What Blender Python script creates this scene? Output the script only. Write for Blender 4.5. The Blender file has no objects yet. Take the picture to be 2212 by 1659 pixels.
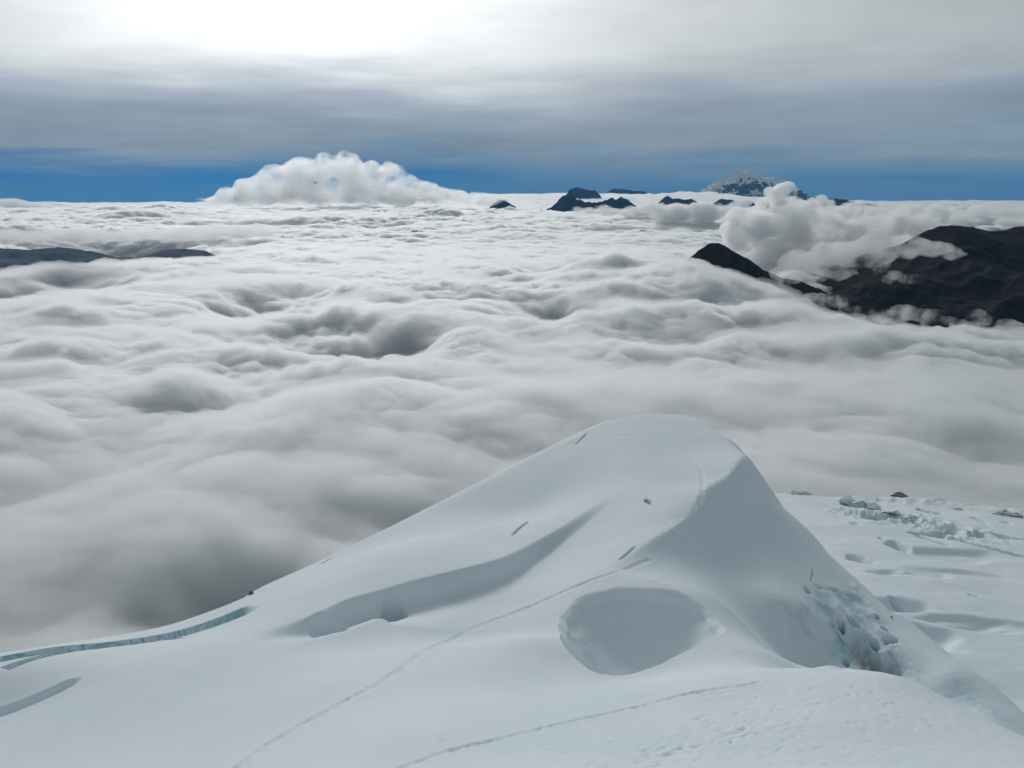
import bpy, math, random
import numpy as np
from mathutils import Vector

R = math.radians
SC = bpy.context.scene
COL = SC.collection

# ------------------------------------------------------------------ camera
HFOV = 62.0
PITCH = R(12.1)
TH = math.tan(R(HFOV / 2))
cam_d = bpy.data.cameras.new("camera")
cam_d.sensor_width = 36.0
cam_d.lens = 18.0 / TH
cam_d.clip_start = 0.5
cam_d.clip_end = 500000.0
cam = bpy.data.objects.new("camera", cam_d)
COL.objects.link(cam)
cam.location = (0, 0, 0)
cam.rotation_euler = (R(90) - PITCH, 0, 0)
SC.camera = cam

# ------------------------------------------------------------------ sun and sky
SUN_EL, SUN_AZ = R(25.0), R(-13.0)          # azimuth measured from +Y towards +X
sun_dir = Vector((math.sin(SUN_AZ) * math.cos(SUN_EL), math.cos(SUN_AZ) * math.cos(SUN_EL), math.sin(SUN_EL)))
sd = bpy.data.lights.new("sun", 'SUN')
sd.energy = 1.1
sd.angle = R(14)
sd.color = (1.0, 0.97, 0.92)
so = bpy.data.objects.new("sun", sd)
COL.objects.link(so)
so.location = (0, 0, 300)
so.rotation_euler = sun_dir.to_track_quat('Z', 'Y').to_euler()

SC.view_settings.view_transform = 'Standard'
SC.view_settings.look = 'None'
SC.view_settings.exposure = -0.1
SC.view_settings.gamma = 1.0
SC.cycles.volume_bounces = 15
SC.cycles.max_bounces = 22
SC.cycles.diffuse_bounces = 4
SC.cycles.transparent_max_bounces = 16
SC.cycles.use_denoising = True
SC.cycles.volume_max_steps = 256


class NT:
    """small helper to wire shader nodes"""
    def __init__(s, tree):
        s.t = tree; s.n = tree.nodes; s.l = tree.links; s.n.clear()

    def new(s, kind, **kw):
        n = s.n.new(kind)
        for k, v in kw.items():
            setattr(n, k, v)
        return n

    def link(s, a, b):
        s.l.new(a, b)

    def put(s, sock, v):
        if hasattr(v, 'is_linked') or hasattr(v, 'links'):
            s.l.new(v, sock)
        else:
            sock.default_value = v

    def math(s, op, a, b=None, c=None, clamp=False):
        n = s.n.new('ShaderNodeMath'); n.operation = op; n.use_clamp = clamp
        s.put(n.inputs[0], a)
        if b is not None: s.put(n.inputs[1], b)
        if c is not None: s.put(n.inputs[2], c)
        return n.outputs[0]

    def vmath(s, op, a, b=None):
        n = s.n.new('ShaderNodeVectorMath'); n.operation = op
        s.put(n.inputs[0], a)
        if b is not None: s.put(n.inputs[1], b)
        return n

    def mix(s, f, a, b, mode='MIX'):
        n = s.n.new('ShaderNodeMix'); n.data_type = 'RGBA'; n.blend_type = mode; n.clamp_factor = True
        s.put(n.inputs[0], f)
        s.put(n.inputs[6], a if not isinstance(a, tuple) else (*a, 1)[:4])
        s.put(n.inputs[7], b if not isinstance(b, tuple) else (*b, 1)[:4])
        return n.outputs[2]

    def smooth(s, v, lo, hi):
        n = s.n.new('ShaderNodeMapRange'); n.interpolation_type = 'SMOOTHSTEP'
        s.put(n.inputs['Value'], v)
        s.put(n.inputs['From Min'], lo); s.put(n.inputs['From Max'], hi)
        return n.outputs['Result']

    def ramp(s, v, stops):
        n = s.n.new('ShaderNodeValToRGB')
        e = n.color_ramp.elements
        while len(e) < len(stops): e.new(0.5)
        for el, (p, c) in zip(e, stops):
            el.position = p; el.color = (*c, 1)
        s.put(n.inputs[0], v)
        return n.outputs[0]

    def noise(s, vec, scale, detail=4, rough=0.5, lac=2.0, dist=0.0):
        n = s.n.new('ShaderNodeTexNoise')
        s.put(n.inputs['Vector'], vec)
        n.inputs['Scale'].default_value = scale
        n.inputs['Detail'].default_value = detail
        n.inputs['Roughness'].default_value = rough
        n.inputs['Lacunarity'].default_value = lac
        n.inputs['Distortion'].default_value = dist
        return n.outputs['Fac']


def lin(r, g, b):
    f = lambda c: (c / 255) / 12.92 if c / 255 <= .04045 else ((c / 255 + .055) / 1.055) ** 2.4
    return (f(r), f(g), f(b))


world = bpy.data.worlds.new("World")
SC.world = world
world.use_nodes = True
w = NT(world.node_tree)
out = w.new('ShaderNodeOutputWorld')
tc = w.new('ShaderNodeTexCoord')
nrm = w.vmath('NORMALIZE', tc.outputs['Generated']).outputs[0]
sep = w.new('ShaderNodeSeparateXYZ'); w.link(nrm, sep.inputs[0])
Z = sep.outputs[2]
zc = w.math('ADD', w.math('MAXIMUM', Z, 0.0), 0.035)
px = w.math('DIVIDE', sep.outputs[0], zc)
py = w.math('DIVIDE', sep.outputs[1], zc)
pv = w.new('ShaderNodeCombineXYZ'); w.link(px, pv.inputs[0]); w.link(py, pv.inputs[1])
# stretched along x in angle space for the layered sheets
az = w.math('ARCTAN2', sep.outputs[0], sep.outputs[1])
sv = w.new('ShaderNodeCombineXYZ')
w.link(w.math('MULTIPLY', az, 1.0), sv.inputs[0])
w.link(w.math('MULTIPLY', Z, 7.0), sv.inputs[1])
n_big = w.noise(sv.outputs[0], 2.2, 5, 0.55)
sv2 = w.new('ShaderNodeCombineXYZ')
w.link(w.math('MULTIPLY', az, 1.0), sv2.inputs[0])
w.link(w.math('MULTIPLY', Z, 14.0), sv2.inputs[1]); sv2.inputs[2].default_value = 5.3
n_streak = w.noise(sv2.outputs[0], 2.6, 6, 0.55, dist=0.15)
n_plane = w.noise(pv.outputs[0], 0.55, 5, 0.5, dist=0.3)
# clear air low over the horizon: nishita sky
sky = w.new('ShaderNodeTexSky', sky_type='NISHITA')
sky.sun_disc = False
sky.sun_elevation = SUN_EL
sky.sun_rotation = SUN_AZ
sky.altitude = 6000
sky.air_density = 1.0
sky.dust_density = 0.2
sky.ozone_density = 3.0
blue = w.mix(1.0, sky.outputs[0], (0.0, 0.19, 0.37), 'MULTIPLY')
bg_clear = w.new('ShaderNodeBackground'); w.link(blue, bg_clear.inputs[0]); bg_clear.inputs[1].default_value = 0.1
# high overcast sheet with sun glow
dt = w.vmath('DOT_PRODUCT', nrm); dt.inputs[1].default_value = tuple(sun_dir)
dotv = w.math('MAXIMUM', dt.outputs['Value'], 0.0)
g_wide = w.math('POWER', dotv, 6.0)
g_mid = w.math('POWER', dotv, 28.0)
warp = w.math('ADD', Z, w.math('MULTIPLY', w.math('SUBTRACT', n_big, 0.5), 0.13))
warp = w.math('ADD', warp, w.math('MULTIPLY', w.math('SUBTRACT', n_streak, 0.5), 0.048))
base = w.ramp(w.math('MULTIPLY', warp, 3.0), [
    (0.00, lin(62, 116, 160)), (0.09, lin(98, 136, 166)), (0.20, lin(142, 160, 173)), (0.32, lin(146, 160, 176)),
    (0.42, lin(164, 173, 177)), (0.66, lin(172, 179, 181)), (1.0, lin(124, 136, 140))])
glow = w.math('ADD', w.math('MULTIPLY', g_wide, 0.52), w.math('MULTIPLY', g_mid, 1.1))
gz = w.smooth(warp, 0.06, 0.17)
glow = w.math('MULTIPLY', glow, gz)
sv3 = w.new('ShaderNodeCombineXYZ')
w.link(w.math('MULTIPLY', az, 1.0), sv3.inputs[0])
w.link(w.math('MULTIPLY', Z, 3.6), sv3.inputs[1])
n_fib = w.noise(sv3.outputs[0], 5.0, 7, 0.62, dist=0.4)
tone = w.math('ADD', w.math('ADD', 0.60, w.math('MULTIPLY', n_plane, 0.42)), w.math('MULTIPLY', n_fib, 0.36))
glow = w.math('MULTIPLY', glow, tone)
gcol = w.mix(1.0, (1.0, 1.0, 0.985), glow, 'MULTIPLY')
sheet = w.mix(1.0, w.mix(1.0, base, tone, 'MULTIPLY'), gcol, 'ADD')
bg_sheet = w.new('ShaderNodeBackground'); w.link(sheet, bg_sheet.inputs[0]); bg_sheet.inputs[1].default_value = 1.0
cover = w.smooth(w.math('ADD', Z, w.math('MULTIPLY', w.math('SUBTRACT', n_streak, 0.5), 0.10)), w.math('SUBTRACT', 0.004, w.math('MULTIPLY', az, 0.03)), w.math('SUBTRACT', 0.038, w.math('MULTIPLY', az, 0.035)))
mx = w.new('ShaderNodeMixShader')
w.link(cover, mx.inputs[0]); w.link(bg_clear.outputs[0], mx.inputs[1]); w.link(bg_sheet.outputs[0], mx.inputs[2])
w.link(mx.outputs[0], out.inputs[0])

# ------------------------------------------------------------------ noise in numpy
_rng = np.random.RandomState(7)
PERM = _rng.permutation(4096).astype(np.int64)
GR = _rng.normal(size=(4096, 3)); GR /= np.linalg.norm(GR, axis=1)[:, None]


def _h(ix, iy, iz):
    return PERM[(PERM[(PERM[ix & 4095] + iy) & 4095] + iz) & 4095]


def perlin(x, y, z=None, seed=0):
    """gradient noise, about -0.7..0.7"""
    x = np.asarray(x, float); y = np.asarray(y, float)
    x0 = np.floor(x).astype(np.int64); y0 = np.floor(y).astype(np.int64)
    fx = x - x0; fy = y - y0
    u = fx * fx * fx * (fx * (fx * 6 - 15) + 10); v = fy * fy * fy * (fy * (fy * 6 - 15) + 10)
    if z is None:
        tot = []
        for dx in (0, 1):
            for dy in (0, 1):
                g = GR[_h(x0 + dx + seed * 131, y0 + dy, np.int64(seed))]
                tot.append(g[..., 0] * (fx - dx) + g[..., 1] * (fy - dy))
        a = tot[0] + (tot[1] - tot[0]) * v; b = tot[2] + (tot[3] - tot[2]) * v
        return (a + (b - a) * u) * 1.3
    z = np.asarray(z, float)
    z0 = np.floor(z).astype(np.int64); fz = z - z0
    q = fz * fz * fz * (fz * (fz * 6 - 15) + 10)
    lay = []
    for dz in (0, 1):
        tot = []
        for dx in (0, 1):
            for dy in (0, 1):
                g = GR[_h(x0 + dx + seed * 131, y0 + dy, z0 + dz)]
                tot.append(g[..., 0] * (fx - dx) + g[..., 1] * (fy - dy) + g[..., 2] * (fz - dz))
        a = tot[0] + (tot[1] - tot[0]) * v; b = tot[2] + (tot[3] - tot[2]) * v
        lay.append(a + (b - a) * u)
    return lay[0] + (lay[1] - lay[0]) * q


def fbm(x, y, wl, octv=5, gain=0.5, seed=0):
    s = 0; a = 1.0
    for k in range(octv):
        s = s + a * perlin(x / wl + 17.3 * k, y / wl - 9.1 * k, seed=seed + k)
        a *= gain; wl /= 2.03
    return s


def ridged(x, y, wl, octv=6, gain=0.5, seed=0):
    s = 0; a = 1.0
    for k in range(octv):
        s = s + a * (1 - 2.2 * np.abs(perlin(x / wl + 7.7 * k, y / wl + 3.1 * k, seed=seed + k)))
        a *= gain; wl /= 2.07
    return s


def billow(x, y, wl, octv=6, gain=0.5, seed=0):
    s = 0; a = 1.0
    for k in range(octv):
        s = s + a * (2.0 * np.abs(perlin(x / wl + 5.7 * k, y / wl + 13.1 * k, seed=seed + k)) - 0.45)
        a *= gain; wl /= 2.1
    return s


def sstep(x, a, b):
    t = np.clip((x - a) / (b - a), 0, 1)
    return t * t * (3 - 2 * t)


# ------------------------------------------------------------------ survey helpers: bearing and depression -> ground point
def ray(U, V):
    a = (U / 2212.0 - .5) * 2 * TH
    b = (.5 - V / 1659.0) * 1.5 * TH
    return np.array([a, math.cos(PITCH) + b * math.sin(PITCH), -math.sin(PITCH) + b * math.cos(PITCH)])


def P(U, V, y):
    d = ray(U, V)
    return d * (y / d[1])


# ------------------------------------------------------------------ mesh helpers
def tag(o, label=None, cat=None, group=None, kind=None):
    if label: o['label'] = label
    if cat: o['category'] = cat
    if group: o['group'] = group
    if kind: o['kind'] = kind
    return o


def grid_faces(n, m, wrap=False):
    i = np.arange(n - 1)[:, None] * m
    j = np.arange(m - 1)[None, :]
    a = (i + j).ravel()
    return np.stack([a, a + m, a + m + 1, a + 1], 1)


def mesh_obj(name, verts, quads, mats, smooth=True, attrs=None, tris=None):
    me = bpy.data.meshes.new(name)
    verts = np.asarray(verts, np.float32)
    nv = len(verts)
    loops = np.asarray(quads, np.int32).ravel() if quads is not None and len(quads) else np.zeros(0, np.int32)
    starts = np.arange(0, len(loops), 4, dtype=np.int32)
    if tris is not None and len(tris):
        t = np.asarray(tris, np.int32).ravel()
        starts = np.concatenate([starts, len(loops) + np.arange(0, len(t), 3, dtype=np.int32)])
        loops = np.concatenate([loops, t])
    me.vertices.add(nv); me.vertices.foreach_set('co', verts.ravel())
    me.loops.add(len(loops)); me.loops.foreach_set('vertex_index', loops)
    me.polygons.add(len(starts)); me.polygons.foreach_set('loop_start', starts)
    me.update(calc_edges=True)
    me.validate()
    if smooth:
        me.polygons.foreach_set('use_smooth', np.ones(len(me.polygons), bool))
    for k, v in (attrs or {}).items():
        at = me.attributes.new(k, 'FLOAT', 'POINT')
        at.data.foreach_set('value', np.asarray(v, np.float32).ravel())
    for m in (mats if isinstance(mats, (list, tuple)) else [mats]):
        me.materials.append(m)
    o = bpy.data.objects.new(name, me)
    COL.objects.link(o)
    return o


def bilerp(gx, gy, G, x, y):
    fx = np.clip((x - gx[0]) / (gx[1] - gx[0]), 0, len(gx) - 1.001)
    fy = np.clip((y - gy[0]) / (gy[1] - gy[0]), 0, len(gy) - 1.001)
    i = fx.astype(int); j = fy.astype(int); fx -= i; fy -= j
    return ((G[j, i] * (1 - fx) + G[j, i + 1] * fx) * (1 - fy) + (G[j + 1, i] * (1 - fx) + G[j + 1, i + 1] * fx) * fy)


def rbf(pts, smooth=0.0):
    pts = np.asarray(pts, float); xy = pts[:, :2] / 50.0; n = len(pts)
    def ph(r2): return 0.5 * r2 * np.log(r2 + 1e-12)
    d2 = ((xy[:, None] - xy[None]) ** 2).sum(-1)
    A = np.zeros((n + 3, n + 3)); A[:n, :n] = ph(d2) + np.eye(n) * smooth
    A[:n, n] = 1; A[:n, n + 1:] = xy; A[n, :n] = 1; A[n + 1:, :n] = xy.T
    s = np.linalg.solve(A, np.concatenate([pts[:, 2], [0, 0, 0]]))
    def f(x, y):
        X = np.stack([x.ravel(), y.ravel()], 1) / 50.0
        o = s[n] + X @ s[n + 1:]
        for k in range(n):
            o += s[k] * ph(((X - xy[k]) ** 2).sum(1))
        return o.reshape(x.shape)
    return f


def polydist(x, y, poly, closed=False):
    """distance to polyline, arc parameter 0..1, side sign (+ = left of travel)"""
    poly = np.asarray(poly, float)[:, :2]
    best = np.full(x.shape, 1e18); T = np.zeros(x.shape); S = np.ones(x.shape)
    seg = np.linalg.norm(np.diff(poly, axis=0), axis=1); L = np.concatenate([[0], np.cumsum(seg)]); tot = L[-1]
    for k in range(len(poly) - 1):
        ax, ay = poly[k]; bx, by = poly[k + 1]
        dx, dy = bx - ax, by - ay; l2 = dx * dx + dy * dy
        t = np.clip(((x - ax) * dx + (y - ay) * dy) / l2, 0, 1)
        d = (x - ax - t * dx) ** 2 + (y - ay - t * dy) ** 2
        m = d < best
        best = np.where(m, d, best); T = np.where(m, (L[k] + t * seg[k]) / tot, T)
        S = np.where(m, np.sign(dx * (y - ay) - dy * (x - ax)), S)
    return np.sqrt(best), T, S


def inside(x, y, poly):
    poly = np.asarray(poly, float)[:, :2]
    c = np.zeros(x.shape, bool)
    j = len(poly) - 1
    for i in range(len(poly)):
        xi, yi = poly[i]; xj, yj = poly[j]
        if yi != yj:
            c ^= ((yi > y) != (yj > y)) & (x < (xj - xi) * (y - yi) / (yj - yi) + xi)
        j = i
    return c


def spline(pts, n=8):
    """Catmull-Rom through the points"""
    p = np.asarray(pts, float)
    p = np.vstack([2 * p[0] - p[1], p, 2 * p[-1] - p[-2]])
    o = []
    for i in range(1, len(p) - 2):
        for t in np.linspace(0, 1, n, endpoint=False):
            o.append(.5 * (2 * p[i] + (p[i + 1] - p[i - 1]) * t + (2 * p[i - 1] - 5 * p[i] + 4 * p[i + 1] - p[i + 2]) * t * t
                           + (3 * p[i] - 3 * p[i + 1] + p[i + 2] - p[i - 1]) * t ** 3))
    o.append(p[-2])
    return np.array(o)


# ------------------------------------------------------------------ snow slope: survey points
A_PTS = [(0, 0, -1.75), (-25, 0, -3), (25, 0, -2.5), (-60, 0, -12), (60, 0, -6), (0, -20, 8), (-60, -20, 0), (60, -20, 6),
         (0, 8, -6.6), (0, 15, -12.2), (-20, 15, -14), (20, 15, -12), (-45, 25, -27), (0, 24, -18.3)]
for u, v, y in [
    (0, 1659, 52), (300, 1659, 46), (600, 1659, 40), (900, 1659, 35), (1200, 1659, 32), (1600, 1659, 31), (2212, 1659, 34),
    (0, 1600, 58), (0, 1532, 66), (300, 1500, 62), (600, 1480, 60), (600, 1600, 46), (300, 1600, 52), (900, 1580, 41),
    (900, 1450, 60), (1150, 1380, 70), (1150, 1500, 54), (750, 1400, 72), (1300, 1560, 42), (1200, 1600, 38), (1400, 1520, 46),
    (1600, 1500, 46), (1500, 1484, 48), (1750, 1453, 50), (1950, 1459, 49), (2000, 1500, 46), (2100, 1550, 43), (2212, 1600, 40),
    (1750, 1560, 38), (2000, 1600, 37), (1350, 1465, 64), (1560, 1375, 72), (1650, 1410, 68), (1600, 1440, 60),
    (1190, 1370, 74), (1350, 1255, 84), (1150, 1290, 84), (1520, 1285, 82), (1000, 1370, 77), (900, 1400, 70),
    (1300, 1230, 88),     (980, 1080, 130), (850, 1140, 121), (700, 1210, 112), (600, 1255, 104), (550, 1284, 98),
    (430, 1332, 92), (300, 1364, 88), (0, 1412, 82),
    (1150, 1175, 101),
    (980, 1160, 106), (980, 1235, 90), (820, 1275, 86), (820, 1200, 98), (670, 1333, 79), (620, 1290, 88),
    (980, 1310, 82), (530, 1325, 88), (400, 1372, 82), (200, 1398, 78), (0, 1450, 71), (500, 1392, 72), (250, 1440, 70),
    # face below the sharp crest
    (1600, 1240, 96), (1700, 1300, 91), (1720, 1440, 84), 
    (1850, 1266, 101), (1930, 1352, 93), (1975, 1400, 88), (2050, 1455, 82.5), (2000, 1455, 84), (2060, 1508, 80), (2150, 1562, 73.5), (2212, 1618, 69.5), (2150, 1540, 76), (2212, 1600, 72), (1820, 1400, 88), (1560, 1300, 84),
    # gully behind the near lip
    (1750, 1475, 65), (1950, 1485, 64), (2020, 1530, 60), (2100, 1590, 56), (2212, 1660, 52),
]:
    A_PTS.append(P(u, v, y))
DOME = [P(*q) for q in [(1400, 940, 140), (1430, 895, 156), (1520, 912, 148), (1560, 947, 136), (1330, 907, 153), (1250, 942, 147),
                        (1100, 1020, 138), (1350, 1000, 129), (1330, 1065, 116), (1450, 1050, 115), (1400, 1100, 106), (1150, 1100, 122)]]
FACE = [P(*q) for q in [(1600, 1105, 110), (1640, 1054, 117), (1700, 1114, 113), (1750, 1172, 108), (1660, 1184, 104)]]
CREST = [P(*q) for q in [(1600, 997, 119.5), (1575, 1035, 114), (1500, 1110, 103), (1440, 1155, 97), (1380, 1190, 92.5), (1320, 1222, 88.8)]]
L_HINT = [c + np.array([8, -3, .2]) for c in CREST[:4]] + [CREST[0] + np.array([3, 8, -.6])]
R_HINT = [c + np.array([-8, 3, h]) for c, h in zip(CREST, (6.0, 6.0, 5.0, 3.5, 1.8, .4))] + [CREST[0] + np.array([-5, 14, 3.0]), CREST[0] + np.array([12, 14, -6.0]), CREST[0] + np.array([24, 30, -16.0])]
fL = rbf(A_PTS + DOME + CREST + L_HINT, 0.0004)
fR = rbf(A_PTS + FACE + CREST + R_HINT, 0.0004)
CRL = spline([CREST[0][:2] + np.array([11.0, 40.0]), CREST[0][:2] + np.array([3.0, 12.0])] + [c[:2] for c in CREST], 6)


def fA(x, y):
    l = fL(x, y); r = fR(x, y)
    d, t, s = polydist(x, y, CRL)
    w_ = 1 - sstep(t, .75, .97)
    r = r + np.where(s < 0, 1.5 * np.maximum(d - 3, 0), 0)
    l = l + np.where(s > 0, 1.0 * np.maximum(d - 3, 0) * w_, 0)
    e_ = CRL[-1] - CRL[-4]; e_ = e_ / np.hypot(*e_)
    r = r + .6 * np.maximum((x - CRL[-1][0]) * e_[0] + (y - CRL[-1][1]) * e_[1], 0)
    k = .28
    h = np.clip(.5 + .5 * (r - l) / k, 0, 1)
    return r * (1 - h) + l * h - k * h * (1 - h)

C_PTS = [P(*q) for q in [
    (1700, 1068, 300), (1850, 1082, 292), (2000, 1090, 286), (2212, 1108, 280), (1750, 1120, 250), (2000, 1150, 232), (2212, 1160, 235),
    (1850, 1200, 205), (2212, 1250, 190), (2000, 1300, 165), (2212, 1380, 148), (2000, 1400, 142), (2120, 1480, 128),
    (2212, 1560, 115), (2212, 1620, 105), (2050, 1440, 133)]]
C_PTS += [(150, 60, -60), (230, 120, -84), (260, 300, -118), (60, 60, -66), (20, 120, -72), (40, 240, -100)]
fC = rbf(C_PTS, 0.001)

# outline of the near dome: everything outside falls away steeply
SIL = [P(*q) for q in [(0, 1410, 82), (300, 1363, 88), (430, 1331, 92), (550, 1283, 98), (600, 1255, 104), (700, 1210, 112),
                       (850, 1140, 121), (980, 1080, 130), (1100, 1020, 138), (1250, 942, 147), (1330, 907, 153), (1430, 893, 156),
                       (1520, 911, 148), (1560, 946, 136), (1600, 997, 118), (1640, 1046, 115.5), (1700, 1108, 112), (1750, 1168, 107), (1850, 1262, 100.5),
                       (1930, 1348, 93), (1975, 1400, 88), (2050, 1450, 83), (2150, 1540, 76), (2212, 1600, 72)]]
SIL = spline([p[:2] for p in SIL], 6)
OUT = np.vstack([[-160, 70], SIL, [110, 60], [200, -60], [-200, -60]])
C_FAR = spline([P(*q)[:2] for q in [(1500, 1050, 318), (1700, 1067, 300), (1850, 1081, 292), (2000, 1089, 286), (2212, 1107, 280), (2500, 1130, 272)]], 6)
C_OUT = np.vstack([C_FAR, [400, 200], [400, -60], [0, -60], [-10, 200]])

RIM = spline([P(*q) for q in [(1545, 930, 141), (1575, 962, 130), (1602, 988, 119.5), (1640, 1034, 116), (1700, 1098, 112), (1750, 1158, 107.5), (1800, 1212, 104), (1850, 1262, 100.5), (1900, 1316, 96)]], 8)
RIM_L = np.concatenate([[0], np.cumsum(np.hypot(*np.diff(RIM[:, :2], axis=0).T))]); RIM_L /= RIM_L[-1]


def rim_cap(x, y, za):
    """keeps the flank from bulging over its skyline edge"""
    d, t, s = polydist(x, y, RIM)
    zl = np.interp(t, RIM_L, RIM[:, 2])
    cap = zl + np.where(s > 0, -plunge(d, 2.0, 1.4), 1.3 * d)
    cap = cap + np.where((t <= .004) | (t >= .996), 40.0, 0) + 6 * (1 - sstep(t, 0, .12)) * np.clip(d, 0, 1)
    k = .3
    h = np.clip(.5 + .5 * (cap - za) / k, 0, 1)
    return cap * (1 - h) + za * h - k * h * (1 - h)


gx = np.arange(-220, 420, 1.0); gy = np.arange(-40, 420, 1.0)
GX, GY = np.meshgrid(gx, gy)
G_A = fA(GX, GY)
G_C = fC(GX, GY)


def outside_dist(x, y, poly, line):
    d, _, _ = polydist(x, y, line)
    return np.where(inside(x, y, poly), 0, d)


def plunge(d, r, s):
    return np.where(d < r * s, d * d / (2 * r), r * s * s / 2 + s * (d - r * s))


def base_height(x, y):
    za = bilerp(gx, gy, G_A, x, y)
    cx = np.clip(x, -218, 418); cy = np.clip(y, -38, 418)
    over = np.hypot(x - cx, y - cy)
    dA = outside_dist(x, y, OUT, OUT[:-2])
    za = za - plunge(dA, 7, 1.5)
    za = rim_cap(x, y, za)
    zc_ = bilerp(gx, gy, G_C, x, y)
    dC = outside_dist(x, y, C_OUT, C_OUT[:-2])
    zc_ = zc_ - plunge(dC, 5, 1.1)
    k = 3.0
    h = np.clip(.5 + .5 * (za - zc_) / k, 0, 1)
    z = zc_ * (1 - h) + za * h + k * h * (1 - h)
    return z - over * 0.8, dA, dC


# coarse copy of the base, to find where a sighted feature sits on the ground
G_B, _, _ = base_height(GX, GY)


def hit(U, V, y0=25.0, y1=330.0):
    d = ray(U, V)
    ys = np.arange(y0, y1, 0.25)
    xs = d[0] / d[1] * ys; zs = d[2] / d[1] * ys
    g = bilerp(gx, gy, G_B, xs, ys)
    k = np.argmax(g >= zs) if (g >= zs).any() else len(ys) - 1
    return np.array([xs[k], ys[k], g[k]])


def hits(*uv, **kw):
    return np.array([hit(u, v, **kw) for u, v in uv])


# polar grid round the observer
ang = np.concatenate([np.linspace(-100, -38.5, 60), np.linspace(-38, 38, 1300), np.linspace(38.5, 100, 60)])
rr = [3.0]
while rr[-1] < 900:
    r = rr[-1]
    rr.append(r + (0.25 if r < 28 else 0.17 if r < 132 else 0.17 + (r - 132) * 0.0075))
rr = np.array(rr)
AN, RR = np.meshgrid(np.radians(ang), rr)
X = RR * np.sin(AN); Y = RR * np.cos(AN)
Zt, DA, DC = base_height(X, Y)
ice = np.zeros_like(Zt); dirt_shade = np.zeros_like(Zt); rough = np.zeros_like(Zt)
near_dome = DA < 4


def band(mask_pts, pad):
    """indices of vertices in the bounding box of a feature"""
    lo = mask_pts[:, :2].min(0) - pad; hi = mask_pts[:, :2].max(0) + pad
    return (X > lo[0]) & (X < hi[0]) & (Y > lo[1]) & (Y < hi[1])


def trench(line, depth, near_w, far_w, ice_amt=0.0, wob=0.0, seed=0, smoothline=True, taper=(0.15, 0.15), power=1.0):
    """furrow whose far wall is the line itself; depth profile tapers to the ends.  Walls: far side far_w wide, near side near_w wide"""
    L = spline(line[:, :2], 6) if smoothline else line[:, :2]
    b = band(L, (16 if callable(near_w) else near_w) + far_w + 4)
    x, y = X[b], Y[b]
    if wob:
        x = x + wob * perlin(X[b] / 2.3, Y[b] / 2.3, seed=seed); y = y + wob * perlin(X[b] / 2.3, Y[b] / 2.3, seed=seed + 5)
    d, t, s = polydist(x, y, L)
    dep = depth(t) if callable(depth) else depth * sstep(t, 0, taper[0]) * sstep(1 - t, 0, taper[1])
    nw = near_w(t) if callable(near_w) else near_w
    sd_ = d * s      # + = left of travel (far side when the line runs left to right)
    f = np.where(sd_ > 0, 0.0, np.where(-sd_ < far_w, sstep(-sd_, 0, far_w), 1 - sstep(-sd_, far_w, far_w + nw) ** power))
    Zt[b] -= dep * f
    if ice_amt:
        wall = ((-sd_ > 0) & (-sd_ < far_w * 1.6)) * np.clip(dep, 0, 1)
        ice[b] = np.maximum(ice[b], ice_amt * wall)


def pit(U, V, rx, ry, depth, rot=0.0, edge=0.35, dk=0.0, ic=0.0, seed=0, y0=25.0):
    c = hit(U, V, y0)
    b = band(np.array([c]), max(rx, ry) * 2.5)
    x = X[b] - c[0]; y = Y[b] - c[1]
    n = perlin(X[b] / max(rx, .3), Y[b] / max(ry, .3), seed=seed) * 0.5
    ca, sa = math.cos(rot), math.sin(rot)
    q = np.hypot((x * ca + y * sa) / rx, (-x * sa + y * ca) / ry) + n
    f = 1 - sstep(q, 1 - edge, 1 + edge)
    Zt[b] -= depth * f
    if dk: dirt_shade[b] = np.maximum(dirt_shade[b], dk * f)
    if ic: ice[b] = np.maximum(ice[b], ic * f)


# broad natural swell of the snow surface
Zt += 0.25 * fbm(X, Y, 26, 3, 0.45, seed=3) * sstep(RR, 20, 60)
Zt += 0.012 * fbm(X, Y, 1.1, 3, 0.5, seed=9) * (RR < 150) + .07 * fbm(X * .8 + Y * .5, Y * .8 - X * .5, 6, 3, .5, seed=10) * (RR < 170) * sstep(fbm(X, Y, 30, 2, .5, seed=11), -.3, .4)
# wind ripples and crust on the glacier to the right
gl = (DA > 6) & (DC < 1)
Zt += np.where(gl, 0.7 * fbm(X, Y * 1.6, 34, 4, 0.5, seed=15), 0)

# sharp crest over the shaded face
cl = spline(hits((1604, 988), (1592, 1015), (1560, 1060), (1510, 1108), (1450, 1150), (1380, 1190), (1320, 1222))[:, :2], 6)
b = band(cl, 14); d, t, s = polydist(X[b], Y[b], cl)
Zt[b] += 0.5 * sstep(t, 0, .2) * (1 - sstep(t, .6, 1.0)) * np.exp(-d / np.where(s < 0, 5.0, 1.6))

# long scarp and hollow across the dome
scarp = hits((500, 1388), (590, 1358), (670, 1331), (740, 1298), (820, 1275), (980, 1233), (1080, 1205), (1150, 1172), (1240, 1120), (1330, 1062))
trench(scarp, lambda t: 1.7 * sstep(t, 0.0, .25) * (1 - sstep(t, .5, 1.0)) + .5 * sstep(t, 0, .2) * (1 - sstep(t, .8, 1)),
       lambda t: 3.5 + 10 * sstep(t, .12, .5), 2.2)
# round hole and undercut pocket in the hollow
pit(848, 1296, 1.4, 2.1, 3.2, edge=.14, seed=2)
pit(716, 1340, 2.2, 2.1, 2.0, edge=.2, seed=4)

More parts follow.
